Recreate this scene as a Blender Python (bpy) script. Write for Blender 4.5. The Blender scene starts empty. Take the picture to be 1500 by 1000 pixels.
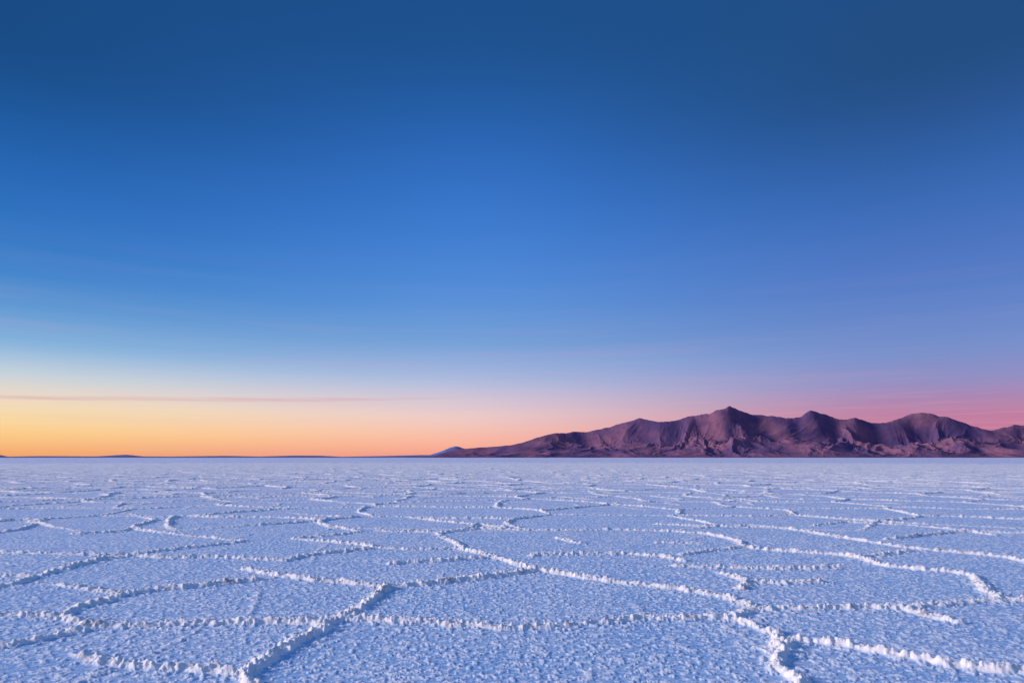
import bpy, math
import numpy as np
rng = np.random.default_rng(7)
H = 1.3          # eye height (m)
scene = bpy.context.scene
scene.view_settings.view_transform = 'Standard'
scene.view_settings.look = 'None'
scene.view_settings.exposure = 0
scene.view_settings.gamma = 1

def lin(c):
    out = []
    for v in c:
        v = v/255.0
        out.append(v/12.92 if v <= 0.04045 else ((v+0.055)/1.055)**2.4)
    return tuple(out)+(1.0,)

# ------------------------------------------------------------ numpy noise
_perm = rng.permutation(4096)
_val = rng.random(4096)
def vnoise(x, y, seed=0):
    xi = np.floor(x).astype(np.int64); yi = np.floor(y).astype(np.int64)
    fx = x-xi; fy = y-yi
    fx = fx*fx*fx*(fx*(fx*6-15)+10); fy = fy*fy*fy*(fy*(fy*6-15)+10)
    def hsh(a, b):
        return _val[_perm[(_perm[(a+seed*131) & 4095]+b) & 4095]]
    a = hsh(xi, yi); b = hsh(xi+1, yi); c = hsh(xi, yi+1); d = hsh(xi+1, yi+1)
    return (a+(b-a)*fx)*(1-fy)+(c+(d-c)*fx)*fy
def fbm(x, y, oct=4, seed=0, gain=0.5):
    s = np.zeros_like(x); amp = 1.0; tot = 0
    c, sn = math.cos(0.6), math.sin(0.6)
    for i in range(oct):
        s += amp*vnoise(x+17.3*i, y-9.1*i, seed+i); tot += amp; amp *= gain
        x, y = 2*(c*x-sn*y), 2*(sn*x+c*y)
    return s/tot
def ridged(x, y, oct=4, seed=0, gain=0.5):
    s = np.zeros_like(x); amp = 1.0; tot = 0; w = np.ones_like(x)
    c, sn = math.cos(0.5), math.sin(0.5)
    for i in range(oct):
        n = 1-np.abs(2*vnoise(x+3.3*i, y+7.7*i, seed+i)-1)
        n = n*n
        s += amp*n*w; tot += amp; w = np.clip(n*1.6, 0, 1); amp *= gain
        x, y = 2*(c*x-sn*y), 2*(sn*x+c*y)
    return s/tot
def sstep(a, b, x):
    t = np.clip((x-a)/(b-a), 0, 1); return t*t*(3-2*t)

def grid_mesh(name, X, Y, Z, cyclic=False, attrs=None):
    nr, nc = X.shape
    co = np.stack([X, Y, Z], -1).reshape(-1, 3).astype(np.float32)
    idx = np.arange(nr*nc).reshape(nr, nc)
    if cyclic:
        nx = np.roll(idx, -1, axis=1)
        a = idx[:-1]; b = nx[:-1]; c = nx[1:]; d = idx[1:]
    else:
        a = idx[:-1, :-1]; b = idx[:-1, 1:]; c = idx[1:, 1:]; d = idx[1:, :-1]
    q = np.stack([a, b, c, d], -1).reshape(-1, 4)
    m = bpy.data.meshes.new(name)
    m.vertices.add(len(co)); m.vertices.foreach_set('co', co.ravel())
    m.loops.add(q.size); m.loops.foreach_set('vertex_index', q.ravel().astype(np.int32))
    m.polygons.add(len(q))
    m.polygons.foreach_set('loop_start', (np.arange(len(q))*4).astype(np.int32))
    m.polygons.foreach_set('use_smooth', np.ones(len(q), bool))
    m.update(calc_edges=True)
    for k, v in (attrs or {}).items():
        at = m.attributes.new(k, 'FLOAT', 'POINT')
        at.data.foreach_set('value', v.ravel().astype(np.float32))
    o = bpy.data.objects.new(name, m)
    scene.collection.objects.link(o)
    return o

# ------------------------------------------------------------ salt flat
fine = np.radians(np.arange(-46, 46, 0.065))
coarse = np.radians(np.arange(46, 314, 4.0))
az = np.concatenate([fine, coarse])[::-1]
r1 = np.geomspace(0.02, 2.6, 24)[:-1]
g = 0.0035
r2 = np.exp(np.arange(math.log(2.6), math.log(150), g))
r3 = np.geomspace(150, 160000, 260)
rr = np.concatenate([r1, r2, r3[1:]])
R, A = np.meshgrid(rr, az, indexing='ij')
X = R*np.sin(A); Y = R*np.cos(A)
near = R < 220

# pressure-ridge lines traced in image pixels (x, y), projected onto the ground plane
LINES = [
 [(500,905),(560,908),(640,913),(740,921),(840,916),(930,906),(1000,904),(1075,906),(1103,891),(1060,874),(1000,864),(940,858),(880,850),(830,842),(780,833),(740,822),(715,814),(680,806),(672,797),(640,782)],
 [(1075,906),(1110,920),(1145,938),(1137,950),(1140,965),(1138,978),(1175,1001),(1190,1040)],
 [(1145,938),(1200,942),(1260,950),(1320,963),(1400,975),(1450,982),(1560,984)],
 [(1103,892),(1180,893),(1260,890),(1340,891),(1400,884),(1470,879),(1560,880)],
 [(1470,879),(1450,870),(1440,860),(1425,845),(1400,838),(1340,834),(1290,828),(1260,817),(1220,812),(1160,808),(1110,804),(1090,800),(1050,806),(1000,812)],
 [(500,905),(530,890),(548,873),(568,860),(640,854),(700,847),(760,840),(790,836)],
 [(568,860),(520,855),(470,851),(420,845),(360,834)],
 [(500,905),(480,913),(430,911),(370,912),(290,913),(210,916),(150,917),(130,913)],
 [(480,913),(465,925),(430,942),(405,958),(375,977),(360,988),(375,1010),(390,1050)],
 [(360,988),(300,981),(240,978),(180,975),(120,960)],
 [(130,913),(90,902),(50,900),(-60,903)],
 [(130,913),(110,925),(60,938),(0,948),(-60,955)],
 [(90,902),(110,890),(150,880),(180,870),(240,863),(300,857),(380,850)],
 [(180,870),(130,862),(85,857)],
 [(-60,872),(0,860),(30,853),(55,845),(100,831),(150,819),(190,815),(260,817),(330,817),(400,820),(415,822)],
 [(55,845),(30,843),(-60,846)],
 [(415,822),(440,815),(500,808),(550,803),(600,805),(672,803)],
 [(-60,809),(0,810),(60,811),(150,813),(200,811),(270,803),(330,797),(357,793),(310,788),(260,783),(215,778),(193,772),(228,762),(200,755),(180,750)],
 [(430,790),(480,794),(530,798),(555,803)],
 [(1085,862),(1097,853),(1080,846),(1060,840)],
 [(1097,853),(1150,855),(1200,852)],
 [(570,826),(640,822),(720,817)],
 [(780,814),(850,812),(920,811),(970,815),(1000,822)],
 [(1090,800),(1075,790),(1040,783),(990,779),(900,776),(800,777),(700,775),(650,780),(555,778)],
 [(1160,775),(1220,785),(1290,797),(1360,806),(1430,812),(1480,818),(1510,826),(1560,830)],
 [(1260,817),(1330,808)],
 [(1320,891),(1360,903),(1400,912)],
 [(395,745),(440,753),(500,757),(590,757),(640,763),(700,768),(740,773)],
 [(640,782),(690,774),(700,768)],
 [(-60,790),(0,780),(30,775),(50,769)],
 [(960,795),(1030,796)],[(110,782),(180,778),(195,773)],
 [(470,768),(510,775),(530,779),(480,785),(435,788)],
 [(990,829),(1060,831),(1130,833),(1230,832)],
 [(820,789),(850,796)],[(1300,790),(1400,779),(1500,781)],
 [(1160,775),(1100,770),(1030,771),(960,768)],
 [(1190,770),(1240,765),(1330,769),(1400,776),(1450,783)],
]
def gp(p):
    d = 1000.0*H/(p[1]-670.0)
    return ((p[0]-750.0)/1000.0*d, d)
# warp
wx = X+0.035*(fbm(X*2.2, Y*2.2, 3, 11)-0.5)*2*near+0.042*(fbm(X*10, Y*10, 3, 31, 0.6)-0.5)*2
wy = Y+0.035*(fbm(X*2.2, Y*2.2, 3, 21)-0.5)*2*near+0.042*(fbm(X*10, Y*10, 3, 41, 0.6)-0.5)*2
dist = np.full(R.shape, 9.0)
nearmask_rows = (rr > 2.0) & (rr < 30)
r0, r1i = np.where(nearmask_rows)[0][[0, -1]]
sx = wx[r0:r1i+1]; sy = wy[r0:r1i+1]; sd = dist[r0:r1i+1]
rrs = rr[r0:r1i+1]
for L in LINES:
    P = [gp(p) for p in L]
    for (ax, ay), (bx, by) in zip(P[:-1], P[1:]):
        m = 0.4
        ds = [math.hypot(ax, ay), math.hypot(bx, by)]
        i0 = np.searchsorted(rrs, min(ds)-m-0.4); i1 = np.searchsorted(rrs, max(ds)+m+0.2)
        if i1 <= i0: continue
        xs = sx[i0:i1]; ys = sy[i0:i1]
        sel = (xs > min(ax, bx)-m) & (xs < max(ax, bx)+m) & (ys > min(ay, by)-m) & (ys < max(ay, by)+m)
        px = xs[sel]-ax; py = ys[sel]-ay
        vx, vy = bx-ax, by-ay
        t = np.clip((px*vx+py*vy)/(vx*vx+vy*vy+1e-9), 0, 1)
        d = np.hypot(px-t*vx, py-t*vy)
        sub = sd[i0:i1]
        sub[sel] = np.minimum(sub[sel], d)
# voronoi cracks for the rest of the plain
def vor(px, py, seed, cx, cy):
    qx = px/cx; qy = py/cy
    ix = np.floor(qx).astype(np.int64); iy = np.floor(qy).astype(np.int64)
    F1 = np.full(px.shape, 99.0); F2 = np.full(px.shape, 99.0)
    for i in (-1, 0, 1):
        for j in (-1, 0, 1):
            a = ix+i; b = iy+j
            h1 = _val[_perm[(_perm[(a+seed) & 4095]+b) & 4095]]
            h2 = _val[_perm[(_perm[(a+seed+977) & 4095]+b+55) & 4095]]
            d = np.hypot((a+0.1+0.8*h1-qx)*cx, (b+0.1+0.8*h2-qy)*cy)
            F2 = np.where(d < F1, F1, np.minimum(F2, d)); F1 = np.minimum(F1, d)
    return (F2-F1)*0.6
nr = int(np.sum(rr < 220))
wx2 = wx[:nr]+0.3*(fbm(X[:nr]*0.6, Y[:nr]*0.6, 2, 51)-0.5)*2
wy2 = wy[:nr]+0.3*(fbm(X[:nr]*0.6, Y[:nr]*0.6, 2, 61)-0.5)*2
vd = np.full(R.shape, 9.0); vd[:nr] = vor(wx2, wy2, 5, 3.4, 2.5)
vd2 = np.full(R.shape, 9.0); vd2[:nr] = vor(wx2+31, wy2+17, 9, 1.9, 1.6)
wv = np.maximum(sstep(11.5, 13.5, Y), sstep(0.80, 0.86, np.abs(X)/np.maximum(Y, 0.01)))
wv = np.where(Y < 0.5, 1.0, wv)

w = np.maximum(0.032+0.038*fbm(X*2.3, Y*2.3, 2, 71), 0.85*g*R)
clump = fbm(X*26, Y*26, 3, 81, 0.6)
rag = fbm(X*15, Y*15, 3, 91, 0.6)
strength = np.clip(0.25+1.5*fbm(X*0.7, Y*0.7, 2, 101), 0.3, 1.25)
str2 = fbm(X*0.55, Y*0.55, 2, 141)
def prof(d): return np.exp(-(d/w)**2.4)
rid_s = prof(dist)*np.clip(strength, 0.78, 1.15)
rid_v = np.maximum(prof(vd)*sstep(0.3, 0.45, strength)*np.clip(strength, 0.7, 1.25),
                   prof(vd2)*sstep(0.48, 0.62, str2)*0.75*sstep(14, 22, Y))
# very faint hairline seams inside the big near plates
hair = prof(vd2*1.6)*sstep(0.5, 0.62, str2)*0.22*(1-wv)
rid = np.maximum(rid_s*(1-sstep(14, 17, Y)), rid_v*wv)
rid = np.maximum(rid, hair)
rid *= 1-sstep(130, 220, R)
broad = np.maximum(np.exp(-(dist/0.13)**2), np.exp(-(vd/0.13)**2)*wv)*(1-sstep(60, 150, R))
micro = 1-sstep(15, 50, R)
Z = rid*(0.017+0.028*rag)*(1+0.9*sstep(12, 45, R)) + rid*0.017*(clump-0.5)*2*micro
Z += broad*0.007*sstep(0.5, 0.65, clump)*micro
Z += (0.0060*sstep(0.54, 0.66, clump)+ 0.002*(fbm(X*55, Y*55, 2, 111)-0.5)*(R < 25))*micro
Z += 0.010*(fbm(X*0.35, Y*0.35, 2, 121)-0.5)*(1-sstep(100, 200, R))
Z[R < 1.0] *= 0.3
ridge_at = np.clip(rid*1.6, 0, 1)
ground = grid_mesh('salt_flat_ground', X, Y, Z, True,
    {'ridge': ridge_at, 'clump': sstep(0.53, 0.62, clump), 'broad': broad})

def newmat(name):
    m = bpy.data.materials.new(name); m.use_nodes = True
    nt = m.node_tree; b = nt.nodes['Principled BSDF']
    return m, nt, b
class NB:
    def __init__(s, nt): s.nt = nt
    def n(s, typ, **kw):
        x = s.nt.nodes.new(typ)
        for k, v in kw.items(): setattr(x, k, v)
        return x
    def _in(s, sock, v):
        if hasattr(v, 'is_output') or isinstance(v, bpy.types.NodeSocket): s.nt.links.new(v, sock)
        else: sock.default_value = v
    def math(s, op, a, b=0.0, c=None, clamp=False):
        x = s.n('ShaderNodeMath', operation=op, use_clamp=clamp)
        s._in(x.inputs[0], a); s._in(x.inputs[1], b)
        if c is not None: s._in(x.inputs[2], c)
        return x.outputs[0]
    def mix(s, f, a, b, mode='MIX'):
        x = s.n('ShaderNodeMix', data_type='RGBA', blend_type=mode)
        s._in(x.inputs[0], f); s._in(x.inputs[6], a); s._in(x.inputs[7], b)
        return x.outputs[2]
    def rng(s, v, a, b, c=0.0, d=1.0, smooth=True):
        x = s.n('ShaderNodeMapRange', interpolation_type='SMOOTHSTEP' if smooth else 'LINEAR')
        s._in(x.inputs[0], v); x.inputs[1].default_value = a; x.inputs[2].default_value = b
        x.inputs[3].default_value = c; x.inputs[4].default_value = d
        return x.outputs[0]
    def noise(s, vec, scale, detail=3, rough=0.5):
        x = s.n('ShaderNodeTexNoise'); s._in(x.inputs['Vector'], vec)
        x.inputs['Scale'].default_value = scale; x.inputs['Detail'].default_value = detail
        x.inputs['Roughness'].default_value = rough
        return x.outputs['Fac']

m, nt, bs = newmat('salt_crust'); nb = NB(nt)
tc = nb.n('ShaderNodeTexCoord').outputs['Object']
ar = nb.n('ShaderNodeAttribute', attribute_name='ridge').outputs['Fac']
ac = nb.n('ShaderNodeAttribute', attribute_name='clump').outputs['Fac']
ab = nb.n('ShaderNodeAttribute', attribute_name='broad').outputs['Fac']
n1 = nb.noise(tc, 26, 4, 0.6); n2 = nb.noise(tc, 1.3, 3); n3 = nb.noise(tc, 80, 2); n4 = nb.noise(tc, 0.5, 4, 0.6); n5 = nb.noise(tc, 6, 4, 0.65)
n6 = nb.noise(tc, 6, 5, 0.7); n7 = nb.noise(tc, 11, 5, 0.7)
spk = nb.n('ShaderNodeSeparateXYZ'); nt.links.new(tc, spk.inputs[0])
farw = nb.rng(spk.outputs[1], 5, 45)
speck = nb.math('MAXIMUM', nb.rng(n1, 0.55, 0.61), nb.rng(n7, 0.56, 0.61))
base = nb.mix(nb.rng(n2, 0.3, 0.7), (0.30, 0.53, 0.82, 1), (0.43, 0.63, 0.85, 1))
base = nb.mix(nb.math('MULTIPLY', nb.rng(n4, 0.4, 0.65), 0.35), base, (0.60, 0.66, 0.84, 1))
base = nb.mix(nb.math('MULTIPLY', farw, 0.75), base, (0.76, 0.71, 0.84, 1))  # warm glow on the far ridges, put into the salt colour as lavender
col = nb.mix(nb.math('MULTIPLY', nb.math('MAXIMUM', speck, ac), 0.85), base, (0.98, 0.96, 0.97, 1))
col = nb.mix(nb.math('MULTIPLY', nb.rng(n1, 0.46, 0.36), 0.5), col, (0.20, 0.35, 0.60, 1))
col = nb.mix(nb.math('MULTIPLY', ab, 0.12), col, (0.88, 0.86, 0.88, 1))
col = nb.mix(nb.math('MULTIPLY', nb.rng(ar, 0.12, 0.5), 0.97), col, (0.99, 0.93, 0.89, 1))
brown = nb.math('MULTIPLY', nb.math('MULTIPLY', nb.rng(n5, 0.56, 0.68), nb.rng(ar, 0.1, 0.4)), 0.6)
col = nb.mix(brown, col, (0.42, 0.30, 0.26, 1))  # brown patches scattered by noise along the ridges
col = nb.mix(nb.math('MULTIPLY', nb.rng(n6, 0.66, 0.74), 0.6), col, (0.30, 0.34, 0.45, 1))
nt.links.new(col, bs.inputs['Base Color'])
bs.inputs['Roughness'].default_value = 0.85
bs.inputs['Specular IOR Level'].default_value = 0.25
bmp = nb.n('ShaderNodeBump'); bmp.inputs['Strength'].default_value = 0.8; bmp.inputs['Distance'].default_value = 0.008
nb._in(bmp.inputs['Height'], nb.math('ADD', n1, nb.math('MULTIPLY', n3, 0.4)))
nt.links.new(bmp.outputs[0], bs.inputs['Normal'])
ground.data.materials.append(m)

# ------------------------------------------------------------ mountains
def smooth1(a, sig):
    n = int(sig*3)+1
    k = np.exp(-0.5*(np.arange(-n, n+1)/sig)**2); k /= k.sum()
    return np.convolve(np.pad(a, n, 'edge'), k, 'valid')
def mountain(name, prof_pts, ycrest, depth, seed, ncol, nrow, spur_k, scale, gain=0.50, slope=1.12):
    us = np.array([(p[0]-750)/1000 for p in prof_pts]); hs = np.array([max(670-p[1], 0)/1000 for p in prof_pts])
    u = np.linspace(us[0], us[-1], ncol)
    cpx = ncol/(us[-1]-us[0])/1000          # columns per milliradian
    pr = smooth1(np.interp(u, us, hs), 1.2*cpx)
    p1 = smooth1(pr, 4*cpx); p2 = smooth1(pr, 10*cpx); p3 = smooth1(pr, 32*cpx)
    rough = (fbm(u*110, u*0+seed, 4, seed, 0.6)-0.5)*0.0026*np.clip(pr/0.03, 0, 1)
    pr = np.maximum(pr+rough, 0)
    v = np.linspace(-1, 1, nrow)
    V, U = np.meshgrid(v, u, indexing='ij')
    Yw = ycrest+V*depth
    Xw = U*Yw
    xk = Xw/scale; yk = Yw/scale
    mz = (fbm(xk*0.6, yk*0.1, 3, seed+5)-0.5)*0.5
    s = V-mz*0.8
    crest = np.where(s < 0, np.clip(1+s*1.05, 0, 1), np.clip(1-s*1.5, 0, 1))
    t = 1-crest
    def lerp(a, b_, f): return a*(1-f)+b_*f
    PR = lerp(pr[None], p1[None], sstep(0.0, 0.07, t))
    PR = lerp(PR, p2[None], sstep(0.06, 0.3, t)); PR = lerp(PR, p3[None], sstep(0.3, 0.7, t))
    dx = (fbm(xk*0.6, yk*0.6, 3, seed+7)-0.5)*1.9
    dy = (fbm(xk*0.6, yk*0.6, 3, seed+8)-0.5)*1.9
    r_a = ridged(xk*0.52+dx+yk*0.42, yk*0.34+dy-xk*0.1, 6, seed+9, gain)
    r_b = ridged(xk*1.5+dx*1.6-yk*0.7, yk*0.8+dy*1.3, 5, seed+19, gain)
    rg = 0.64*r_a+0.36*r_b
    b = sstep(0.0, 0.22, t)
    h = crest**slope*(1-spur_k*b*(1-rg)) + 0.42*(rg-0.22)*np.clip(crest*3, 0, 1)*b*t
    h = np.clip(h-0.015, 0, None)*PR
    h = h*sstep(-1, -0.9, V)*sstep(1, 0.9, V)
    ratio = pr/(h.max(0)+1e-6)
    ratio = smooth1(np.clip(ratio, 0.3, 2.0), 3.0*cpx)
    cw = 1-0.85*sstep(0.02, 0.35, t)
    h = h*(1+(ratio[None]-1)*cw)
    return grid_mesh(name, Xw, Yw, h*Yw-2.0)
MAIN = [(600,671),(630,669.5),(645,664),(660,659.5),(690,656),(720,654),(745,652),(765,648),(785,641),(800,637),(815,634),(830,634.5),(840,632),(860,632.5),(875,629),(890,626),(910,619),(925,616),(937,612),(950,615),(965,617),(980,617.5),(995,614),(1010,609),(1025,607),(1040,606),(1048,600),(1060,599),(1068,594),(1078,598),(1088,602),(1100,607),(1115,608),(1130,609),(1145,611),(1160,612),(1172,611),(1180,604),(1188,601),(1198,604),(1210,607),(1225,613),(1240,614),(1252,611),(1260,614),(1272,618),(1290,619),(1305,617),(1320,611),(1335,606),(1350,604),(1365,605),(1375,609),(1390,611),(1405,616),(1420,622),(1440,628),(1455,630),(1470,626),(1485,622),(1500,623),(1540,632),(1580,624),(1640,640),(1720,655),(1850,668),(1900,671)]
mt = mountain('mountain_range', MAIN, 21000, 3800, 200, 2000, 480, 0.74, 1300)
m, nt, bs = newmat('mountain_rock'); nb = NB(nt)
tc = nb.n('ShaderNodeTexCoord').outputs['Object']
n1 = nb.noise(tc, 0.0009, 6, 0.6); n2 = nb.noise(tc, 0.007, 4, 0.6)
col = nb.mix(nb.rng(n1, 0.38, 0.62), (0.135, 0.080, 0.185, 1), (0.31, 0.135, 0.20, 1))  # blue haze and pink light are mixed into the rock colours
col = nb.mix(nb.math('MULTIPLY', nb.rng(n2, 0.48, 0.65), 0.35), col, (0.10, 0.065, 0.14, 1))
nt.links.new(col, bs.inputs['Base Color']); bs.inputs['Roughness'].default_value = 1.0
bs.inputs['Specular IOR Level'].default_value = 0.0
mt.data.materials.append(m)

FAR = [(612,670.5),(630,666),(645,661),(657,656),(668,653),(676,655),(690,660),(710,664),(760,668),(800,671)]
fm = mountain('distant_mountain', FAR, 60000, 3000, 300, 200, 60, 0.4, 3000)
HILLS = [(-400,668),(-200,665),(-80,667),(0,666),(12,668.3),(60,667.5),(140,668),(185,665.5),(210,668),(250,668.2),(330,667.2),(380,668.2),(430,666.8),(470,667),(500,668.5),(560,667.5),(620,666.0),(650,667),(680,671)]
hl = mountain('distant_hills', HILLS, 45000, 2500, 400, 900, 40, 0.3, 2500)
for o, c in ((fm, (0.20, 0.25, 0.50, 1)), (hl, (0.22, 0.23, 0.40, 1))):  # aerial haze put into the base colours as a blue tint
    m, nt, bs = newmat(o.name+'_rock'); nb = NB(nt)
    tc = nb.n('ShaderNodeTexCoord').outputs['Object']
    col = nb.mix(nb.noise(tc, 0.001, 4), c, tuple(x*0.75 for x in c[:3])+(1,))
    nt.links.new(col, bs.inputs['Base Color']); bs.inputs['Roughness'].default_value = 1.0
    bs.inputs['Specular IOR Level'].default_value = 0.0
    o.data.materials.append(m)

# ------------------------------------------------------------ sky
SUN_AZ, SUN_EL = -96.0, 18.5
world = bpy.data.worlds.new('World'); scene.world = world; world.use_nodes = True
nt = world.node_tree; nb = NB(nt); bg = nt.nodes['Background']
d = nb.n('ShaderNodeTexCoord').outputs['Generated']
sp = nb.n('ShaderNodeSeparateXYZ'); nt.links.new(d, sp.inputs[0])
x, y, z = sp.outputs
el = nb.math('MULTIPLY', nb.math('ARCSINE', z), 180/math.pi)
azn = nb.math('MULTIPLY', nb.math('ARCTAN2', x, y), 180/math.pi)
def ramp(stops, k, extra):
    # smooth, evenly resampled gradient
    xs = [math.degrees(math.atan((670-yy)/1000*k)) for yy, c in stops]+[e for e, c in extra]
    cs = [lin(c)[:3] for yy, c in stops]+[lin(c)[:3] for e, c in extra]
    o = np.argsort(xs); xs = np.array(xs)[o]; cs = np.array(cs)[o]
    fx = np.linspace(0, 90, 1801)
    f = np.stack([smooth1(np.interp(fx, xs, cs[:, i]), 1.0) for i in range(3)], 1)
    for sig, a, bnd in ((30, 12, 16),):
        s2 = np.stack([smooth1(f[:, i], sig) for i in range(3)], 1)
        ww = sstep(a, bnd, fx)[:, None]; f = f*(1-ww)+s2*ww
    pos = np.concatenate([np.linspace(0, 10, 15), np.linspace(12, 36, 13), [45, 60, 90]])
    rp = nb.n('ShaderNodeValToRGB'); cr = rp.color_ramp; cr.interpolation = 'CARDINAL'
    def cc(p): return tuple(float(np.interp(p, fx, f[:, i])) for i in range(3))+(1.0,)
    cr.elements[0].position = 0; cr.elements[0].color = cc(0)
    cr.elements[1].position = 1; cr.elements[1].color = cc(90)
    for p in pos[1:-1]:
        e = cr.elements.new(p/90); e.color = cc(p)
    nt.links.new(nb.math('DIVIDE', el, 90.0), rp.inputs[0])
    return rp.outputs[0]
Z1 = [(43,(28,79,140)),(60,(95,140,205)),(90,(115,158,218))]
Cc = ramp([(670,(240,152,142)),(660,(246,166,150)),(640,(250,187,168)),(610,(236,203,202)),(580,(205,196,216)),(550,(165,183,222)),(500,(117,160,216)),(430,(86,143,217)),(350,(66,127,211)),(250,(50,111,196)),(150,(37,94,166)),(70,(30,81,142))], 1.0, Z1)
Lc = ramp([(670,(241,162,104)),(660,(246,178,112)),(630,(252,208,140)),(600,(247,222,174)),(570,(228,217,205)),(540,(190,209,221)),(500,(135,179,219)),(430,(80,143,208)),(350,(53,120,197)),(250,(38,103,182)),(150,(28,86,152)),(70,(24,73,129))], 0.8, Z1)
Rc = ramp([(670,(200,124,152)),(620,(198,124,158)),(600,(188,126,164)),(580,(172,134,178)),(550,(146,143,195)),(500,(120,144,203)),(430,(95,130,200)),(350,(78,118,194)),(250,(56,105,180)),(150,(43,87,151)),(70,(35,77,129))], 0.8, Z1)
wl = nb.rng(azn, -42, 3, 1, 0)
wr = nb.rng(azn, -8, 33, 0, 1)
back = nb.rng(azn, -180, -130, 1, 0)
col = nb.mix(wl, Cc, Lc); col = nb.mix(wr, col, Rc); col = nb.mix(back, col, Rc)
# thin cirrus streaks
cv = nb.n('ShaderNodeCombineXYZ')
nb._in(cv.inputs[0], nb.math('MULTIPLY', azn, 0.04)); nb._in(cv.inputs[1], nb.math('MULTIPLY', el, 0.9))
cn = nb.noise(cv.outputs[0], 1.0, 4, 0.5)
st = nb.math('MULTIPLY', nb.rng(cn, 0.45, 0.8), nb.rng(el, 18, 3, 0, 1))
col = nb.mix(nb.math('MULTIPLY', st, 0.14), col, lin((215,165,190)))
e2 = nb.math('ABSOLUTE', nb.math('SUBTRACT', nb.math('ADD', nb.math('SUBTRACT', el, nb.math('MULTIPLY', azn, 0.027)), nb.math('MULTIPLY', cn, 0.5)), 5.35))
ln = nb.math('MULTIPLY', nb.rng(e2, 0.03, 0.20, 1, 0), nb.math('MULTIPLY', nb.rng(azn, -12, -2, 1, 0), nb.rng(azn, -75, -60)))
cv2 = nb.n('ShaderNodeCombineXYZ'); nb._in(cv2.inputs[0], nb.math('MULTIPLY', azn, 0.15)); nb._in(cv2.inputs[1], nb.math('MULTIPLY', el, 6.0))
cn2 = nb.noise(cv2.outputs[0], 1.0, 4)
ln = nb.math('MULTIPLY', ln, nb.rng(cn2, 0.3, 0.6, 0.3, 1))
col = nb.mix(nb.math('MULTIPLY', ln, 0.5), col, lin((215,165,175)))
lo = nb.math('MULTIPLY', nb.rng(cn2, 0.5, 0.7), nb.rng(el, 7, 3, 0, 1))
col = nb.mix(nb.math('MULTIPLY', lo, 0.12), col, lin((250,190,160)))
# faint trace of a physical dusk sky added to the gradient, which sets the colours
sk = nb.n('ShaderNodeTexSky', sky_type='NISHITA'); sk.sun_disc = False
sk.sun_elevation = math.radians(1.0); sk.sun_rotation = math.radians(SUN_AZ); sk.altitude = 3600
sv = nb.mix(1.0, sk.outputs[0], (0.001, 0.001, 0.001, 1), 'MULTIPLY')
col = nb.mix(1.0, col, sv, 'ADD')
nt.links.new(col, bg.inputs[0]); bg.inputs[1].default_value = 1.0

sl = bpy.data.lights.new('sun', 'SUN'); so = bpy.data.objects.new('sun', sl); scene.collection.objects.link(so)
sl.energy = 3.15; sl.angle = math.radians(12); sl.color = (1.0, 0.87, 0.89)
from mathutils import Vector
a, e = math.radians(SUN_AZ), math.radians(SUN_EL)
v = Vector((math.sin(a)*math.cos(e), math.cos(a)*math.cos(e), math.sin(e)))
so.rotation_euler = v.to_track_quat('Z', 'Y').to_euler()

cam = bpy.data.cameras.new('camera'); co = bpy.data.objects.new('camera', cam); scene.collection.objects.link(co)
co.location = (0, 0, H); co.rotation_euler = (math.radians(90), 0, 0)
cam.lens = 24; cam.sensor_width = 36; cam.shift_y = 170/1500
cam.clip_start = 0.1; cam.clip_end = 400000
scene.camera = co
